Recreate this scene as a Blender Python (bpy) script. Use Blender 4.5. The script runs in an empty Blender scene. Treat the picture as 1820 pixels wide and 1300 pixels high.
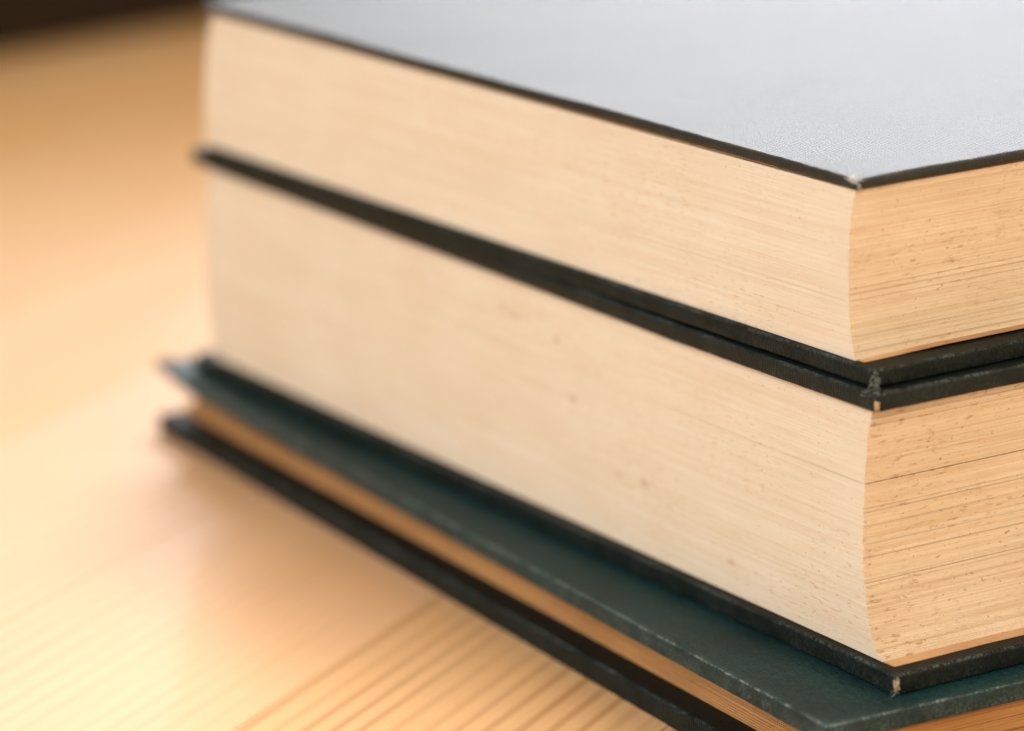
import bpy, math, random
from mathutils import Matrix, Vector, noise

# 1 "u" = 0.8 mm; every length below is in u and multiplied by K when it becomes geometry
K = 0.0008
sc = bpy.context.scene
COL = sc.collection

# ------------------------------------------------------------------ camera
F_PX, PITCH, ROLL, CAM_H = 6675.0, math.radians(15.069), math.radians(-1.853), 202.59
cp, sp, cr, sr = math.cos(PITCH), math.sin(PITCH), math.cos(ROLL), math.sin(ROLL)
fw = Vector((0, cp, -sp)); up0 = Vector((0, sp, cp)); rt0 = Vector((1, 0, 0))
rt = rt0 * cr + up0 * sr
up = up0 * cr - rt0 * sr
camd = bpy.data.cameras.new("camera")
cam = bpy.data.objects.new("camera", camd); COL.objects.link(cam)
cam.matrix_world = Matrix(((rt.x, up.x, -fw.x, 0), (rt.y, up.y, -fw.y, 0), (rt.z, up.z, -fw.z, CAM_H * K), (0, 0, 0, 1)))
camd.sensor_width = 36.0
camd.lens = F_PX / 1820.0 * 36.0
camd.clip_start, camd.clip_end = 0.02, 60.0
camd.dof.use_dof = True
camd.dof.focus_distance = 604 * K
camd.dof.aperture_fstop = 11.0
camd.dof.aperture_blades = 0
sc.camera = cam

# ------------------------------------------------------------------ world, lamps, exposure
w = bpy.data.worlds.new("World"); sc.world = w; w.use_nodes = True
bg = w.node_tree.nodes["Background"]
bg.inputs[0].default_value = (1.0, 0.68, 0.38, 1)
bg.inputs[1].default_value = 0.2

def area(name, loc, aim, size, size_y, power, color):
    l = bpy.data.lights.new(name, 'AREA'); l.shape = 'RECTANGLE'
    l.size, l.size_y, l.energy, l.color = size, size_y, power, color
    o = bpy.data.objects.new(name, l); COL.objects.link(o)
    o.location = loc
    o.rotation_euler = (Vector(aim) - Vector(loc)).to_track_quat('-Z', 'Y').to_euler()
    return o
BOOK = (0.0, 0.52, 0.03)
key = area("window_light_left", (-0.90, -0.05, 0.72), (-0.02, 0.43, 0.03), 0.9, 0.8, 3.0, (1.0, 0.965, 0.94))
key.data.spread = math.radians(56)
high = area("ceiling_window_light", (0.30, 1.45, 1.55), (-0.10, 0.40, 0.0), 0.6, 0.6, 1.65, (1.0, 0.95, 0.92))
high.data.spread = math.radians(40)
area("warm_fill_light", (1.1, -0.35, 0.75), BOOK, 0.7, 0.7, 21, (1.0, 0.87, 0.70))  # added fill from the right front to brighten the fore edges
area("window_light_back_right", (0.885, 3.0, 0.66), (0.05, 0.6, 0.06), 2.2, 0.5, 77, (0.90, 0.93, 1.0))
area("window_light_back_left", (-0.42, 2.55, 0.97), (-0.05, 0.6, 0.0), 0.9, 0.6, 5.6, (1.0, 0.98, 0.97))

sc.view_settings.view_transform = 'Standard'
sc.view_settings.look = 'None'
sc.view_settings.exposure = 0.0
sc.view_settings.gamma = 1.0
sc.view_settings.use_curve_mapping = False
sc.render.engine = 'CYCLES'
sc.cycles.use_denoising = True
sc.cycles.denoiser = 'OPENIMAGEDENOISE'
sc.cycles.denoising_input_passes = 'RGB_ALBEDO_NORMAL'
sc.cycles.denoising_prefilter = 'ACCURATE'
sc.cycles.max_bounces = 5

# ------------------------------------------------------------------ node helpers
def new_mat(name):
    m = bpy.data.materials.new(name); m.use_nodes = True
    nt = m.node_tree
    return m, nt, nt.nodes["Principled BSDF"]

class N:
    """small helper to write node graphs; coordinates come out in u"""
    def __init__(s, nt):
        s.nt = nt
        tc = nt.nodes.new("ShaderNodeTexCoord")
        s.base = s.vmap(tc.outputs["Object"], (1 / K,) * 3)
    def link(s, a, b): s.nt.links.new(a, b)
    def vmap(s, src, scale, loc=(0, 0, 0)):
        n = s.nt.nodes.new("ShaderNodeMapping"); n.vector_type = 'POINT'
        n.inputs["Scale"].default_value = scale; n.inputs["Location"].default_value = loc
        s.link(src, n.inputs["Vector"]); return n.outputs[0]
    def noise(s, scale, detail=3, rough=0.55, dist=0.0, loc=(0, 0, 0), src=None):
        n = s.nt.nodes.new("ShaderNodeTexNoise")
        n.inputs["Scale"].default_value = 1.0
        n.inputs["Detail"].default_value = detail; n.inputs["Roughness"].default_value = rough
        n.inputs["Distortion"].default_value = dist
        s.link(s.vmap(src or s.base, scale, loc), n.inputs["Vector"]); return n.outputs["Fac"]
    def wave(s, scale, axis='X', dist=0.0, dscale=1.0, loc=(0, 0, 0), src=None, profile='SIN', detail=1):
        n = s.nt.nodes.new("ShaderNodeTexWave"); n.bands_direction = axis; n.wave_profile = profile
        n.inputs["Scale"].default_value = 1.0
        n.inputs["Distortion"].default_value = dist; n.inputs["Detail"].default_value = detail
        n.inputs["Detail Scale"].default_value = dscale
        s.link(s.vmap(src or s.base, scale, loc), n.inputs["Vector"]); return n.outputs["Fac"]
    def ramp(s, src, stops):
        n = s.nt.nodes.new("ShaderNodeValToRGB"); cr_ = n.color_ramp
        while len(cr_.elements) < len(stops): cr_.elements.new(0.5)
        for e, (p, c) in zip(cr_.elements, stops):
            e.position = p
            e.color = (c, c, c, 1) if isinstance(c, (int, float)) else (*c, 1)
        s.link(src, n.inputs[0]); return n.outputs[0]
    def math(s, op, a, b=None, clamp=False):
        n = s.nt.nodes.new("ShaderNodeMath"); n.operation = op; n.use_clamp = clamp
        for i, v in enumerate((a, b)):
            if v is None: continue
            if isinstance(v, (int, float)): n.inputs[i].default_value = v
            else: s.link(v, n.inputs[i])
        return n.outputs[0]
    def mix(s, fac, a, b, blend='MIX'):
        n = s.nt.nodes.new("ShaderNodeMix"); n.data_type = 'RGBA'; n.blend_type = blend
        for sock, v in ((n.inputs[0], fac), (n.inputs[6], a), (n.inputs[7], b)):
            if isinstance(v, (int, float)): sock.default_value = v
            elif isinstance(v, tuple): sock.default_value = (*v, 1)
            else: s.link(v, sock)
        return n.outputs[2]
    def attr(s, name):
        n = s.nt.nodes.new("ShaderNodeAttribute"); n.attribute_name = name; return n.outputs["Fac"]
    def rnd(s):
        return s.nt.nodes.new("ShaderNodeObjectInfo").outputs["Random"]
    def bump(s, h, strength, dist, bsdf, prev=None):
        n = s.nt.nodes.new("ShaderNodeBump"); n.inputs["Strength"].default_value = strength
        n.inputs["Distance"].default_value = dist * K
        s.link(h, n.inputs["Height"])
        if prev is not None: s.link(prev, n.inputs["Normal"])
        s.link(n.outputs[0], bsdf.inputs["Normal"]); return n.outputs[0]

# ------------------------------------------------------------------ materials
def paper(name, col, dark, spot_col, streak, fox, along, sd=0.0, marks=()):
    """cut page edges; `along` = 'X' or 'Y', the direction the page lines run in"""
    m, nt, b = new_mat(name); n = N(nt)
    def sc_(a, c, z):  # stretched along the pages
        return (a, c, z) if along == 'X' else (c, a, z)
    fine = n.noise(sc_(0.012, 0.012, 3.2), 3, 0.6)
    mid = n.noise(sc_(0.03, 0.03, 0.7), 3, 0.6, loc=(3 + sd, 9, 1 + sd))
    blot = n.noise((0.05, 0.05, 0.09), 4, 0.6, loc=(7 + sd, 2, 5 + sd))
    c = n.mix(n.math('MULTIPLY', n.ramp(fine, [(0.42, 0), (0.72, 1)]), streak), col, dark)
    c = n.mix(n.math('MULTIPLY', n.ramp(mid, [(0.45, 0), (0.75, 1)]), streak * 0.8), c, dark)
    c = n.mix(n.math('MULTIPLY', n.ramp(blot, [(0.4, 0), (0.7, 1)]), 0.35), c, dark)
    # foxing: short brown dashes that follow the pages
    d1 = n.noise(sc_(0.42, 0.42, 2.0), 3, 0.6, loc=(11 + sd, 4, 2 + sd))
    gate = n.ramp(n.noise((0.035, 0.035, 0.07), 2, 0.5, loc=(1 + sd, 8, 4 + sd)), [(0.42, 0.1), (0.62, 1)])
    c = n.mix(n.math('MULTIPLY', n.math('MULTIPLY', n.ramp(d1, [(0.57, 0), (0.68, 1)]), gate), fox), c, spot_col)
    d2 = n.noise(sc_(1.1, 1.1, 1.8), 2, 0.5, loc=(5 + sd, 5, 9 + sd))
    c = n.mix(n.math('MULTIPLY', n.ramp(d2, [(0.665, 0), (0.75, 1)]), fox), c, tuple(v * 0.75 for v in spot_col))
    grain = n.noise((2.4, 2.4, 2.4), 2, 0.6, loc=(2, 2, 2))
    c = n.mix(n.math('MULTIPLY', n.ramp(grain, [(0.45, 0), (0.8, 1)]), 0.22), c, dark)
    for pt, rad_, amt in marks:                          # single stains, each where it sits on the paper
        off = nt.nodes.new("ShaderNodeVectorMath"); off.operation = 'SUBTRACT'
        n.link(n.base, off.inputs[0]); off.inputs[1].default_value = pt
        ln = nt.nodes.new("ShaderNodeVectorMath"); ln.operation = 'LENGTH'
        n.link(n.vmap(off.outputs[0], (0.55 / rad_, 1 / rad_, 1 / rad_)), ln.inputs[0])
        dd = n.math('ADD', ln.outputs["Value"], n.math('MULTIPLY', n.noise((1.3, 1.3, 1.3), 2, 0.6), 0.9))
        c = n.mix(n.math('MULTIPLY', n.ramp(n.math('MULTIPLY', dd, 0.5), [(0.35, 1), (0.75, 0)]), amt), c, (0.30, 0.15, 0.06))
    n.link(c, b.inputs["Base Color"])
    b.inputs["Roughness"].default_value = 0.85
    b.inputs["Specular IOR Level"].default_value = 0.15
    n.bump(n.math('ADD', n.noise(sc_(0.02, 0.02, 4.5), 2, 0.6), n.math('MULTIPLY', grain, 0.25)), 0.35, 0.12, b)
    return m

PAPER_HEAD = paper("trimmed_page_edges", (0.655, 0.60, 0.485), (0.57, 0.455, 0.32), (0.46, 0.26, 0.12), 0.65, 0.6, 'X')
PAPER_FORE = paper("yellowed_fore_edge", (0.74, 0.62, 0.465), (0.58, 0.425, 0.265), (0.38, 0.20, 0.08), 0.65, 0.55, 'Y')
PAPER_HEAD_M = paper("foxed_page_edges", (0.65, 0.59, 0.475), (0.57, 0.455, 0.315), (0.46, 0.26, 0.12), 0.65, 0.7, 'X', 31.0, [((-98.3, 0, 36.2), 0.55, 0.8), ((-93.5, 0, 26.6), 1.0, 0.4), ((-70.6, 0, 16.5), 0.9, 0.4), ((-78.8, 0, 15.9), 0.7, 0.35), ((-44.1, 0, 9.0), 0.8, 0.4), ((-113, 0, 38.0), 1.6, 0.22), ((-117, 0, 38.6), 1.2, 0.2)])
PAPER_FORE_M = paper("foxed_fore_edge", (0.74, 0.61, 0.455), (0.56, 0.40, 0.235), (0.36, 0.18, 0.07), 0.7, 0.7, 'Y', 47.0)
PAPER_TAN_X = paper("shaded_brown_fore_edge", (0.50, 0.285, 0.115), (0.33, 0.16, 0.055), (0.28, 0.12, 0.04), 0.8, 0.4, 'X')  # shade of the overhanging cover is put into this brown
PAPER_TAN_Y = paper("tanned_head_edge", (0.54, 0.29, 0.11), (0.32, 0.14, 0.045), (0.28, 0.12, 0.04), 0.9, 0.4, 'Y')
ENDPAPER = paper("brown_endpaper", (0.55, 0.34, 0.17), (0.30, 0.15, 0.07), (0.25, 0.12, 0.05), 0.5, 0.4, 'X')

def cloth(name, col, col2, wear_amt, wear_col=(0.34, 0.42, 0.40), spec=0.22):
    m, nt, b = new_mat(name); n = N(nt)
    wx = n.wave((0.48, 0.48, 0.48), 'X', 3.2, 1.4); wy = n.wave((0.42, 0.42, 0.42), 'Y', 3.2, 1.4)
    weave = n.math('MULTIPLY', wx, wy)
    fuzz = n.noise((3.0, 3.0, 3.0), 3, 0.65)
    big = n.noise((0.06, 0.06, 0.2), 4, 0.6)
    tone = n.math('ADD', n.math('MULTIPLY', n.ramp(big, [(0.35, 0), (0.7, 1)]), 0.5), n.math('MULTIPLY', n.ramp(n.math('ADD', weave, n.math('MULTIPLY', fuzz, 0.8)), [(0.3, 0), (1.0, 1)]), 0.8))
    speck = n.ramp(n.noise((0.9, 0.9, 1.4), 3, 0.75, loc=(6, 2, 1)), [(0.42, 0.35), (0.60, 1.25)])
    c = n.mix(n.math('MULTIPLY', tone, speck), col, col2)
    lint = n.ramp(n.noise((1.5, 1.5, 1.5), 3, 0.7, loc=(4, 1, 7)), [(0.58, 0), (0.74, 1)])
    c = n.mix(n.math('MULTIPLY', lint, 0.06), c, (0.16, 0.17, 0.12))
    # rubbed edges: threads worn pale where the cloth turns over the board
    wear = n.math('MULTIPLY', n.attr("wear"), n.ramp(n.noise((0.16, 0.16, 0.16), 4, 0.75, loc=(9, 3, 3)), [(0.40, 0.05), (0.62, 1)]))
    wear = n.math('MULTIPLY', wear, n.ramp(n.noise((1.9, 1.9, 1.9), 2, 0.6, loc=(1, 3, 3)), [(0.42, 0.1), (0.58, 1)]))
    c = n.mix(n.math('MULTIPLY', wear, wear_amt), c, wear_col)
    n.link(c, b.inputs["Base Color"])
    b.inputs["Roughness"].default_value = 0.52
    b.inputs["Specular IOR Level"].default_value = spec
    b.inputs["Sheen Weight"].default_value = 0.0
    b.inputs["Sheen Roughness"].default_value = 0.3
    h = n.math('ADD', n.math('MULTIPLY', weave, 0.7), n.math('MULTIPLY', fuzz, 0.6))
    n.bump(h, 0.6, 0.22, b)
    return m
CLOTH = cloth("dark_green_book_cloth", (0.003, 0.006, 0.005), (0.006, 0.011, 0.009), 0.2, (0.34, 0.42, 0.40), 0.13)
CLOTH_MID = cloth("black_green_book_cloth", (0.003, 0.006, 0.005), (0.006, 0.011, 0.009), 0.2, (0.34, 0.42, 0.40), 0.22)
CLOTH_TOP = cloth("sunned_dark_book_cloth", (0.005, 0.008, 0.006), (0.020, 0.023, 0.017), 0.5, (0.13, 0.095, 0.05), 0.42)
CLOTH_GREEN = cloth("teal_green_book_cloth", (0.001, 0.009, 0.010), (0.007, 0.050, 0.050), 0.7, (0.34, 0.42, 0.40), 0.3)

m, nt, b = new_mat("bare_greyboard"); n = N(nt)
n.link(n.ramp(n.noise((2, 2, 2), 3, 0.6), [(0.3, (0.22, 0.14, 0.07)), (0.7, (0.52, 0.38, 0.21))]), b.inputs["Base Color"])
b.inputs["Roughness"].default_value = 0.9
GREYBOARD = m
m, nt, b = new_mat("frayed_cotton"); n = N(nt)
n.link(n.ramp(n.noise((1.2, 1.2, 1.2), 2, 0.6), [(0.35, (0.10, 0.13, 0.10)), (0.65, (0.42, 0.46, 0.40))]), b.inputs["Base Color"])
b.inputs["Roughness"].default_value = 0.9
FRAY = m
m, nt, b = new_mat("dark_frayed_cotton")
b.inputs["Base Color"].default_value = (0.06, 0.065, 0.05, 1); b.inputs["Roughness"].default_value = 0.9
FRAY_DARK = m
m, nt, b = new_mat("pale_frayed_cotton")
b.inputs["Base Color"].default_value = (0.62, 0.66, 0.64, 1); b.inputs["Roughness"].default_value = 0.9
FRAY_PALE = m

def pine(name, light, dark, amt):
    m, nt, b = new_mat(name); n = N(nt)
    r = n.rnd()
    cmb = nt.nodes.new("ShaderNodeCombineXYZ")
    n.link(n.math('MULTIPLY', r, 900.0), cmb.inputs[0]); n.link(n.math('MULTIPLY', r, 370.0), cmb.inputs[1])
    va = nt.nodes.new("ShaderNodeVectorMath"); va.operation = 'ADD'
    n.link(n.base, va.inputs[0]); n.link(cmb.outputs[0], va.inputs[1])
    src = va.outputs[0]
    rings = n.wave((0.0014, 0.066, 0.066), 'Y', 4.5, 0.5, src=src, detail=3)
    rings2 = n.noise((0.010, 0.34, 0.34), 4, 0.65, src=src)
    cloud = n.noise((0.006, 0.03, 0.03), 3, 0.5, src=src)
    c = n.mix(n.math('MULTIPLY', n.ramp(rings, [(0.5, 0), (1.0, amt)]), n.ramp(n.noise((0.003, 0.05, 0.05), 2, 0.5, src=src, loc=(5, 1, 0)), [(0.36, 0.25), (0.55, 1)])), light, dark)
    c = n.mix(n.math('MULTIPLY', n.ramp(rings2, [(0.4, 0), (0.75, 1)]), 0.55 * amt), c, (0.55, 0.32, 0.14))
    c = n.mix(n.math('MULTIPLY', n.ramp(cloud, [(0.4, 0), (0.65, 1)]), 0.35), c, (0.79, 0.52, 0.29))
    c = n.mix(n.math('MULTIPLY', r, 0.25), c, (0.62, 0.38, 0.18))
    n.link(c, b.inputs["Base Color"])
    b.inputs["Roughness"].default_value = 0.34
    b.inputs["Specular IOR Level"].default_value = 0.4
    n.bump(n.math('ADD', rings2, n.math('MULTIPLY', rings, 0.4)), 0.06, 0.25, b)
    return m
PINE = pine("ribbed_pine", (0.73, 0.435, 0.20), (0.45, 0.215, 0.07), 1.0)
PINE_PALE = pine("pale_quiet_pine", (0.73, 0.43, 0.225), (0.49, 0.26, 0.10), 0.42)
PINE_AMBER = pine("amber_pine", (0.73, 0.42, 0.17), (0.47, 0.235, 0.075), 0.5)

m, nt, b = new_mat("dark_floor"); n = N(nt)
n.link(n.ramp(n.noise((0.004, 0.004, 0.004), 3, 0.6), [(0.3, (0.010, 0.006, 0.003)), (0.7, (0.022, 0.012, 0.006))]), b.inputs["Base Color"])
b.inputs["Roughness"].default_value = 0.9; b.inputs["Specular IOR Level"].default_value = 0.1
FLOOR = m
m, nt, b = new_mat("dark_brown_wood"); n = N(nt)
n.link(n.ramp(n.noise((0.004, 0.03, 0.03), 4, 0.6), [(0.3, (0.012, 0.006, 0.0025)), (0.7, (0.030, 0.016, 0.007))]), b.inputs["Base Color"])
b.inputs["Roughness"].default_value = 0.7; b.inputs["Specular IOR Level"].default_value = 0.2
DARKWOOD = m

# ------------------------------------------------------------------ mesh helpers
def mesh_obj(name, verts, faces, mats, parent=None, smooth=False, mat_idx=None, wear=None):
    me = bpy.data.meshes.new(name)
    me.from_pydata([(x * K, y * K, z * K) for x, y, z in verts], [], faces)
    for mm in (mats if isinstance(mats, (list, tuple)) else [mats]): me.materials.append(mm)
    if mat_idx: me.polygons.foreach_set("material_index", mat_idx)
    if smooth: me.polygons.foreach_set("use_smooth", [True] * len(me.polygons))
    if wear:
        a = me.attributes.new("wear", 'FLOAT', 'POINT'); a.data.foreach_set("value", wear)
    me.update()
    o = bpy.data.objects.new(name, me); COL.objects.link(o)
    if parent: o.parent = parent
    return o

def empty(name, loc, rz, label, cat, group=None):
    o = bpy.data.objects.new(name, None); COL.objects.link(o)
    o.empty_display_size = 0.02
    o.location = Vector(loc) * K; o.rotation_euler = (0, 0, rz)
    o["label"], o["category"] = label, cat
    if group: o["group"] = group
    return o

def lerp_profile(pts, z):
    pts = sorted(pts)
    if z <= pts[0][0]: return pts[0][1]
    for (z0, v0), (z1, v1) in zip(pts, pts[1:]):
        if z <= z1:
            t = (z - z0) / (z1 - z0); t = t * t * (3 - 2 * t) * 0.35 + t * 0.65
            return v0 + (v1 - v0) * t
    return pts[-1][1]

def board(name, parent, x0, x1, y0, y1, z0, z1, mat, seed, warp=None, corner=1.0, edge_r=0.55, low=None):
    """a cloth-covered board: rounded edges, soft corners, slightly uneven cloth"""
    rng = random.Random(seed)
    th = z1 - z0; r = min(edge_r, th * 0.3)
    prof = []                                            # (inset, z, wear) from under-side to top
    for i in (90, 14, 4, 1.6): prof.append((i, z0, 0.0))
    for a in range(5):
        t = math.radians(-90 + a * 22.5); prof.append((r - r * math.cos(t), z0 + r + r * math.sin(t), 0.05 + 0.04 * a))
    prof.append((0.02, z0 + th * 0.5, 0.14))
    for a in range(5):
        t = math.radians(a * 22.5); prof.append((r - r * math.cos(t), z1 - r + r * math.sin(t), (0.1, 0.25, 0.8, 1, 0.6)[a]))
    prof += [(0.8, z1, 0.12), (1.8, z1, 0.02), (4, z1, 0.0), (14, z1, 0), (90, z1, 0)]
    def outline(inset):
        a, b_, c_, d = x0 + inset, x1 - inset, y0 + inset, y1 - inset
        rad = max(0.15, corner - inset * 0.5)
        pts = []
        # dense near the corner at (x1, y0), where the camera looks
        def edge(p, q, n_, bias):
            for k in range(n_):
                t = k / n_; t = t ** bias if bias >= 1 else 1 - (1 - t) ** (1 / bias)
                pts.append((p[0] + (q[0] - p[0]) * t, p[1] + (q[1] - p[1]) * t))
        def arc(cx, cy, a0):
            for k in range(5):
                t = math.radians(a0 + 90 * k / 4); pts.append((cx + rad * math.cos(t), cy + rad * math.sin(t)))
        arc(b_ - rad, c_ + rad, -90)
        edge((b_, c_ + rad + 0.05), (b_, d - rad), 90, 1.8)
        arc(b_ - rad, d - rad, 0)
        edge((b_ - rad - 0.05, d), (a + rad, d), 20, 1)
        arc(a + rad, d - rad, 90)
        edge((a, d - rad - 0.05), (a, c_ + rad), 20, 1)
        arc(a + rad, c_ + rad, 180)
        edge((a + rad + 0.05, c_), (b_ - rad, c_), 150, 1 / 1.8)
        return pts
    verts, faces, wear = [], [], []
    nP = None
    for j, (ins, z, wr) in enumerate(prof):
        ring = outline(ins); nP = len(ring)
        for (x, y) in ring:
            amp = 0.10 if ins < 3 else 0.05
            nv = noise.noise_vector(Vector((x * 0.35 + seed * 7.1, y * 0.35, z * 0.6)))
            nf = noise.noise_vector(Vector((x * 1.9 + seed * 3.3, y * 1.9, z * 1.4)))
            dz = (warp(x, y) if warp else 0.0) + (low(x, y) if low and j <= 9 else 0.0)
            e = 1.0 if ins < 1.5 else 0.35
            verts.append((x + (nv.x * amp + nf.x * 0.05) * e, y + (nv.y * amp + nf.y * 0.05) * e, z + dz + nv.z * 0.05 * e + nf.z * 0.035 * e))
            # corners rub most
            dc = math.hypot(x - x1, y - y0)
            wear.append(min(1.0, wr * (1.0 + 1.2 * math.exp(-dc / 5))))
    R = len(prof)
    for j in range(R - 1):
        for k in range(nP):
            a, b_ = j * nP + k, j * nP + (k + 1) % nP
            faces.append((a, b_, b_ + nP, a + nP))
    faces.append(tuple(reversed(range(nP)))); faces.append(tuple((R - 1) * nP + k for k in range(nP)))
    return mesh_obj(name, verts, faces, mat, parent, smooth=True, wear=wear)

def text_block(parent, z0, z1, fx, sx, fy, y1, mats, seed, layers, jit_head, jit_fore, dense=True):
    """a block of pages in layers: fx(z) fore/near end, sx(z) far end, fy(z) the near long face, y1(z) far face.
    mats = [faces along X, faces along Y]"""
    rng = random.Random(seed)
    NX, NY = 60, 46
    verts, faces, mi = [], [], []
    hz = (z1 - z0) / layers
    # page groups: gatherings sit a hair further in or out, with a gap now and then
    gh = gf = 0.0; gl = 0; prev = None
    for k in range(layers):
        if gl <= 0:
            gl = rng.randint(3, 9); gh = rng.uniform(-1, 1) * jit_head; gf = rng.uniform(-1, 1) * jit_fore; gap = rng.random() < 0.45
        else: gap = False
        gl -= 1
        stray = rng.uniform(-0.16, 0.22) if rng.random() < 0.06 else 0.0
        a = gh + rng.uniform(-1, 1) * jit_head * 0.6 + (jit_head * 1.6 if gap else 0) + stray * 0.35
        bq = gf + rng.uniform(-1, 1) * jit_fore * 0.6 + (jit_fore * 2.0 if gap else 0) + stray
        za = z0 + k * hz; zb = za + hz
        zm = (za + zb) / 2
        X1, X0, Y0, Y1 = fx(zm) - bq, sx(zm), fy(zm) + a, y1(zm)
        s1 = rng.uniform(0, 100)
        ring = []
        for i in range(NX):                              # near long face, far -> near
            t = 1 - (1 - i / NX) ** 2.2
            x = X0 + (X1 - X0) * t
            wv = noise.noise(Vector((x * 0.05, k * 0.37, s1 * 0.02))) * jit_head * 0.8
            ring.append((x, Y0 + wv * min(1, (X1 - x) * 0.25)))
        for i in range(NY):                              # fore edge
            t = (i / NY) ** 2.2
            y = Y0 + (Y1 - Y0) * t
            wv = noise.noise(Vector((y * 0.06 + 40, k * 0.37, s1 * 0.02))) * jit_fore * 0.9
            ring.append((X1 - wv * min(1, (y - Y0) * 0.25), y))
        ring += [(X1, Y1), (X0, Y1)]
        nP = len(ring)
        base = len(verts)
        wz = lambda x, y: noise.noise(Vector((x * 0.012, y * 0.012, zm * 0.15 + seed))) * hz * 0.8 * min(1.0, (zm - z0) / 4, (z1 - zm) / 4)
        verts += [(x, y, za + wz(x, y)) for x, y in ring] + [(x, y, zb + wz(x, y)) for x, y in ring]
        for i in range(nP):
            j = (i + 1) % nP
            faces.append((base + i, base + j, base + nP + j, base + nP + i))
            mi.append(1 if NX <= i < NX + NY else 0)
            if prev is not None:
                faces.append((prev + nP + i, prev + nP + j, base + j, base + i)); mi.append(1 if NX <= i < NX + NY else 0)
        prev = base
    faces.append(tuple(reversed(range(nP)))); mi.append(0)
    faces.append(tuple(prev + nP + i for i in range(nP))); mi.append(0)
    return mesh_obj("text_block", verts, faces, mats, parent, mat_idx=mi)

def sheet(parent, x0, x1, y0, y1, z, th, mat, lift, seed, label=None):
    """a loose endpaper between board and pages"""
    NX, NY = 50, 50
    verts, faces = [], []
    def P(i, j, dz):
        x = x1 - (x1 - x0) * (i / NX) ** 2; y = y0 + (y1 - y0) * (j / NY) ** 2
        q = noise.noise(Vector((x * 0.09 + seed, y * 0.09, seed * 1.7)))
        edge = 0.12 * noise.noise(Vector((x * 0.3 + seed, y * 0.3, 3)))
        return (x + (edge if i == 0 else 0), y + (edge if j == 0 else 0), z + lift(x, y) + 0.05 * q + dz)
    for dz in (0, th):
        for i in range(NX + 1):
            for j in range(NY + 1): verts.append(P(i, j, dz))
    S = (NX + 1) * (NY + 1); I = lambda i, j: i * (NY + 1) + j
    for i in range(NX):
        for j in range(NY):
            a, b_, c_, d = I(i, j), I(i + 1, j), I(i + 1, j + 1), I(i, j + 1)
            faces.append((a, b_, c_, d)); faces.append((a + S, d + S, c_ + S, b_ + S))
    for i in range(NX):
        for j in (0, NY):
            a, b_ = I(i, j), I(i + 1, j); faces.append((a, a + S, b_ + S, b_))
    for j in range(NY):
        for i in (0, NX):
            a, b_ = I(i, j), I(i, j + 1); faces.append((a, b_, b_ + S, a + S))
    return mesh_obj("endpaper", verts, faces, mat, parent, smooth=False)

def spine_cloth(parent, prof, th, y0, y1, mat, axis='X', sgn=-1):
    """cloth wrapped round the back: prof = [(pos, z)]; runs along the other horizontal axis"""
    verts, faces, wear = [], [], []
    n_ = len(prof)
    for y in (y0, (y0 + y1) / 2, y1):
        for off in (0.0, th):
            for p, z in prof:
                q = p + sgn * off
                verts.append((q, y, z) if axis == 'X' else (y, q, z))
    for s in range(2):
        for off in range(2):
            for k in range(n_ - 1):
                a = (s * 2 + off) * n_ + k; b_ = ((s + 1) * 2 + off) * n_ + k
                faces.append((a, a + 1, b_ + 1, b_))
    for s in (0, 2):
        for k in range(n_ - 1):
            a = s * 2 * n_ + k; faces.append((a, a + 1, a + 1 + n_, a + n_))
    return mesh_obj("spine", verts, faces, mat, parent, smooth=True)

def patch(parent, centre, size, mat, seed, name="worn_corner"):
    """bare board showing through a rubbed corner: a small lumpy, ragged plug"""
    rng = random.Random(seed); verts, faces = [], []
    NU, NV = 12, 8
    for j in range(NV + 1):
        ph = math.pi * j / NV
        for i in range(NU):
            t = 2 * math.pi * i / NU
            v = Vector((math.sin(ph) * math.cos(t), math.sin(ph) * math.sin(t), math.cos(ph)))
            # squarish lump
            v = Vector([math.copysign(abs(c) ** 0.55, c) for c in v])
            q = 1 + 0.45 * noise.noise(v * 2.3 + Vector((seed, 0, 0)))
            verts.append(tuple(centre[k] + v[k] * size[k] * q for k in range(3)))
    for j in range(NV):
        for i in range(NU):
            a, b_ = j * NU + i, j * NU + (i + 1) % NU
            faces.append((a, a + NU, b_ + NU, b_))
    return mesh_obj(name, verts, faces, mat, parent, smooth=True)

def threads(parent, origin_fn, count, length, rad, mat, seed, droop=0.3):
    """frayed ends of the cloth: short crooked tubes"""
    rng = random.Random(seed); verts, faces = [], []
    for _ in range(count):
        p, d = origin_fn(rng); p = Vector(p); d = Vector(d).normalized()
        L = length * rng.uniform(0.4, 1.2); segs = 5; r = rad * rng.uniform(0.6, 1.2)
        pts = []
        for s in range(segs + 1):
            pts.append(p.copy())
            d = (d + Vector((rng.uniform(-1, 1), rng.uniform(-1, 1), rng.uniform(-1, 1) - droop)) * 0.42).normalized()
            p = p + d * L / segs
        base = len(verts)
        for s, q in enumerate(pts):
            t = (pts[min(s + 1, segs)] - pts[max(s - 1, 0)]).normalized()
            u = t.orthogonal().normalized(); v = t.cross(u); rr = r * (1 - 0.6 * s / segs)
            for k in range(4):
                a = k * math.pi / 2; verts.append(tuple(q + (u * math.cos(a) + v * math.sin(a)) * rr))
        for s in range(segs):
            for k in range(4):
                a, b_ = base + s * 4 + k, base + s * 4 + (k + 1) % 4
                faces.append((a, b_, b_ + 4, a + 4))
    o = mesh_obj("frayed_threads", verts, faces, mat, parent, smooth=True)
    o["kind"] = "stuff"
    return o

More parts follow.
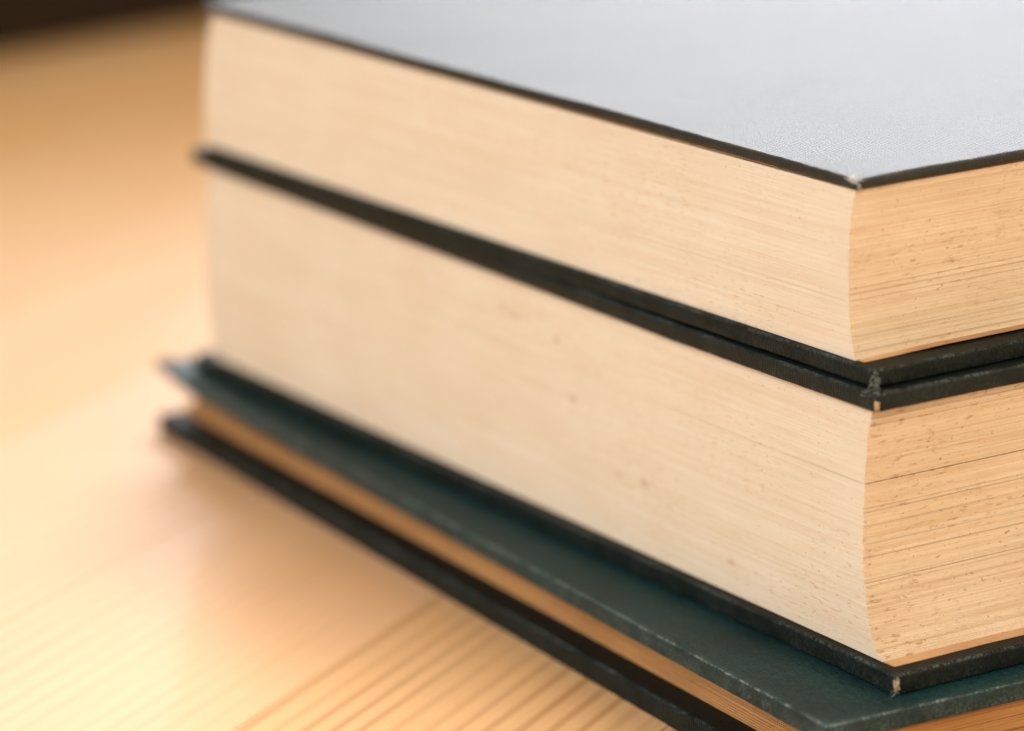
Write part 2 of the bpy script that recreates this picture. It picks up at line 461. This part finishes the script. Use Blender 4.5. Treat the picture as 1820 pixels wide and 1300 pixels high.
# ------------------------------------------------------------------ the setting: pine tabletop of glued boards, dark floor below
TABLE_Z = -17.55
GA = math.radians(63.5)                                  # grain direction
g = Vector((math.cos(GA), math.sin(GA), 0)); gn = Vector((math.sin(GA), -math.cos(GA), 0))
table = bpy.data.objects.new("tabletop", None); COL.objects.link(table)
table["kind"] = "structure"; table["label"] = "pale varnished pine tabletop of glued boards under the books"
table.rotation_euler = (0, 0, GA)
# local x = along grain, local y = -gn
END = 1900.0                                             # far end of the boards along the grain
PW = 67.0
def plank(i):
    ya = -(-440.6 + PW * i); yb = ya - PW                # -gn side
    rng = random.Random(i)
    e = END + rng.uniform(-0.4, 0.4)
    s = -900.0
    r = 0.3; z = TABLE_Z + rng.uniform(-0.06, 0.0)
    prof = [(ya, z - 24), (ya, z - r), (ya - 0.25 * r, z - 0.25 * r), (ya - r, z), (ya - 0.5 * PW, z + 0.03), (yb + r, z), (yb + 0.25 * r, z - 0.25 * r), (yb, z - r), (yb, z - 24)]
    prof = [(y + (-0.01 if y > (ya + yb) / 2 else 0.01), zz) for y, zz in prof]
    xs = [s, e - 14, e - 8, e - 3, e]
    verts, faces = [], []
    for q, x in enumerate(xs):
        for (y, zz) in prof: verts.append((x, y, zz - ((0, 0, 1.2, 4.5, 12)[q] if zz > z - 2 else 0)))
    n_ = len(prof)
    for q in range(4):
        for k in range(n_):
            a, b_ = q * n_ + k, q * n_ + (k + 1) % n_
            faces.append((a, a + n_, b_ + n_, b_))
    faces.append(tuple(range(n_))); faces.append(tuple(reversed([4 * n_ + k for k in range(n_)])))
    o = mesh_obj("plank", verts, faces, PINE if i >= 2 else (PINE_PALE if i >= 0 else PINE_AMBER), table)  # table glare put into the wood tones: paler nearer, more orange far off
    return o
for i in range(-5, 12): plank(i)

fl = mesh_obj("floor", [(-9000, -3000, -950), (9000, -3000, -950), (9000, 15000, -950), (-9000, 15000, -950)], [(0, 1, 2, 3)], FLOOR)
fl["kind"] = "structure"

# low dark upstand across the far part of the table, seen only as the dark blur at the upper left
def upstand():
    x0, x1, z0, h, th, r = -900.0, 330.0, TABLE_Z + 0.05, 120.0, 26.0, 5.0
    y0 = 0.0
    prof = [(y0, z0)] + [(y0 + r - r * math.cos(a * math.pi / 8), z0 + h - r + r * math.sin(a * math.pi / 8)) for a in range(5)] \
         + [(y0 + th - r + r * math.sin(a * math.pi / 8), z0 + h - r + r * math.cos(a * math.pi / 8)) for a in range(5)] + [(y0 + th, z0)]
    n_ = len(prof)
    verts = [(x, y, z) for x in (x0, x1) for y, z in prof]
    faces = [(k, (k + 1) % n_, n_ + (k + 1) % n_, n_ + k) for k in range(n_)] + [tuple(reversed(range(n_))), tuple(range(n_, 2 * n_))]
    o = mesh_obj("background_panel", verts, faces, DARKWOOD)
    o.location = Vector((-175, 1232, 0)) * K; o.rotation_euler = (0, 0, math.radians(40))
    return o
up_ = upstand(); up_["kind"] = "structure"; up_["label"] = "dark brown background, blurred, at the upper left corner"

# ------------------------------------------------------------------ the books
G = "stacked old hardback books"
rad = math.radians

# --- top book: local origin at the near lower corner of its page block; +x towards the fore edge, +y along it
T = empty("hardback_book", (53.91, 569.46, 45.15), -rad(58.2555), "topmost hardback book of the stack, its dark cloth cover shining pale grey", "book", G)
tz = 48.2 - 45.15
nearT = [(48.2, 0), (50.95, -0.84), (54.5, -1.38), (59.0, -1.61), (63.55, -1.55), (68.1, -1.2), (72.8, -0.42), (76.5, 0.6)]
farT = [(47.6, -218.7), (54.9, -218.9), (63.2, -217.7), (70.4, -215.6), (77.15, -212.7)]
nT = [(z - 45.15, v) for z, v in nearT]; fT = [(z - 45.15, v) for z, v in farT]
HT = 300.0
def warp_tt(x, y):   # the lid bows a little; the near corner dips
    return 0.22 * noise.noise(Vector((x * 0.035, y * 0.035, 4.4))) - 0.35 * math.exp(-math.hypot(x - 1.6, y) / 14) + 0.25 * math.sin(max(0.0, min(1.0, -x / 216)) * math.pi)
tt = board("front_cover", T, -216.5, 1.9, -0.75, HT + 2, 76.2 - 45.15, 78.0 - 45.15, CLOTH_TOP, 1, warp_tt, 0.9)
tb = board("back_cover", T, -217.5, 6.4, -1.1, HT + 2, 0.02, 3.0, CLOTH, 2, None, 1.3)
text_block(T, 3.06, 30.5, lambda z: lerp_profile(nT, z), lambda z: lerp_profile(fT, z), lambda z: 0.0, lambda z: HT, [PAPER_HEAD, PAPER_FORE], 11, 126, 0.04, 0.085)
sheet(T, -210, 0.6, 0.15, HT - 1, 30.62, 0.14, ENDPAPER, lambda x, y: 0.12, 5)
sheet(T, -212, 1.6, 0.6, HT - 1, 3.02, 0.12, ENDPAPER, lambda x, y: 0.30 * math.exp(-(x - 0.5) ** 2 / 30) * min(1, max(0, (y - 3) / 12)), 8)
spine_cloth(T, [(lerp_profile(fT, z), z) for z in [1.5 + k * 30.5 / 14 for k in range(15)]], 0.45, 0.6, HT, CLOTH)
patch(tt, (0.75, -0.45, 32.5), (0.85, 0.46, 0.34), FRAY_PALE, 3)
patch(tt, (1.6, -0.1, 31.25), (0.35, 0.4, 0.5), FRAY, 4)
threads(tt, lambda r: ((1.0 + r.uniform(-1.2, .9), -0.6 + r.uniform(-.2, .5), 32.45 + r.uniform(-.5, .3)), (r.uniform(-.3, 1), r.uniform(-1, .2), r.uniform(-.1, .5))), 110, 1.2, 0.06, FRAY_PALE, 21, 0.0)
threads(tt, lambda r: ((1.8, -0.6 + 22 * r.random() ** 1.7, 31.95 + r.uniform(-.7, .8)), (1, r.uniform(-.6, .6), r.uniform(-.6, .6))), 110, 0.5, 0.045, FRAY_DARK, 22)
threads(tb, lambda r: ((6.2 + r.uniform(-.8, .2), -0.9 + r.uniform(-.1, .8), r.uniform(.3, 2.6)), (r.uniform(0, 1), r.uniform(-1, 0), r.uniform(-.4, .6))), 45, 1.3, 0.055, FRAY, 23)

# --- middle book, leaning: its page block and boards are skewed towards the fore edge at the bottom
M = empty("hardback_book", (58.10, 561.17, -3.12), -rad(59.4446), "thickest book in the middle of the stack, dark cloth boards and foxed page edges", "book", G)
mz = 3.12
nearM = [(0, 0), (.62, -1.78), (1.61, -3.27), (3.59, -4.6), (6.66, -5.47), (10.2, -6.19), (13.9, -6.6), (19.5, -6.68), (25.1, -6.47), (29.9, -6.11), (35.6, -5.45), (40.6, -4.21), (42, -3.6)]
farM = [(-.5, -235.8), (6.9, -238.7), (16.5, -239.7), (26.2, -239.3), (35, -237.5), (42.1, -234.6)]
nM = [(z + mz, v) for z, v in nearM]; fM = [(z + mz, v) for z, v in farM]
HM = 306.0
def warp_mt(x, y):   # a wedge of shadow shows between the two covers away from the corner
    return -0.5 * (1 - math.exp(-max(0, -x) / 30)) * math.exp(-y / 40) * math.exp(-max(0, -x - 60) / 60)
mt = board("front_cover", M, -240.5, -0.69, -1.71, HM + 2, 42 + mz, 45.1 + mz, CLOTH_MID, 3, warp_mt, 1.2)
mb = board("back_cover", M, -244, 4.48, -2.0, HM + 2, 0.02, 3.45, CLOTH, 4, None, 1.2)
text_block(M, 3.52, 41.2 + mz, lambda z: lerp_profile(nM, z), lambda z: lerp_profile(fM, z), lambda z: 0.0, lambda z: HM, [PAPER_HEAD_M, PAPER_FORE_M], 12, 190, 0.04, 0.09)
sheet(M, -232, -3.4, -0.1, HM - 1, 41.4 + mz, 0.14, ENDPAPER, lambda x, y: 0.05, 15)
sheet(M, -232, 1.0, 0.3, HM - 1, 3.46, 0.1, ENDPAPER, lambda x, y: 0.0, 18)
spine_cloth(M, [(lerp_profile(fM, z), z) for z in [1.5 + k * 45 / 16 for k in range(17)]], 0.45, 0.6, HM, CLOTH)
patch(mt, (-1.33, -1.07, 42.95 + mz), (0.56, 0.56, 0.85), GREYBOARD, 5)
threads(mt, lambda r: ((-1.2 + r.uniform(-2.2, .5), -1.3 + r.uniform(-.4, 2.6), 44.6 + mz + r.uniform(-.6, .5)), (r.uniform(-.2, 1), r.uniform(-1, .3), r.uniform(-.1, .9))), 46, 1.2, 0.055, FRAY, 31, 0.1)
patch(mb, (3.80, -1.32, 1.7), (0.55, 0.55, 1.05), GREYBOARD, 6)
threads(mb, lambda r: ((4.0 + r.uniform(-.6, .4), -1.7 + r.uniform(-.2, .8), r.uniform(.4, 3.3)), (r.uniform(0, 1), r.uniform(-1, 0), r.uniform(-.4, .6))), 26, 1.0, 0.05, FRAY, 33)

# --- bottom book: thin, turned so its hollow fore edge is the long near face
Bk = empty("hardback_book", (46.56, 544.00, -17.5), -rad(61.9936), "thin teal-green book with brown page edges at the bottom of the stack", "book", G)
LB, DB = 261.4, 195.0
def lift_b(x, y): return 0.7 * math.exp(-(math.hypot(x + LB, y) / 5.5) ** 2)
def thin_b(x, y): return 1.9 * math.exp(-(math.hypot(x + LB, y) / 15) ** 2)
bt = board("front_cover", Bk, -LB, 0, 0, DB, 11.2, 14.32, CLOTH_GREEN, 5, lift_b, 0.8, 0.32, thin_b)
bb = board("back_cover", Bk, -LB + 2.2, 0, -1.1, DB, 0.02, 4.1, CLOTH, 6, None, 0.8)  # darker than the teal front cover: its shade is put into the cloth colour
def hollow(z):
    t = (z - 7.6) / 3.7
    return 3.4 + 4.6 * max(0.0, 1 - t * t) ** 0.8
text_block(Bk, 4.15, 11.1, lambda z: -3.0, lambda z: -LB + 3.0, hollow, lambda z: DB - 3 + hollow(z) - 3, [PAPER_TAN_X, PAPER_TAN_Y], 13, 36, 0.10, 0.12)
sheet(Bk, -LB + 3.4, -2.6, 2.9, DB - 4, 11.07, 0.1, ENDPAPER, lambda x, y: 0.0, 25)
spine_cloth(Bk, [(DB - 3 + hollow(z) - 3 + 0.1, z) for z in [1.8 + k * 11.2 / 12 for k in range(13)]], 0.45, -LB + 2, -2, CLOTH_GREEN, axis='Y', sgn=1)
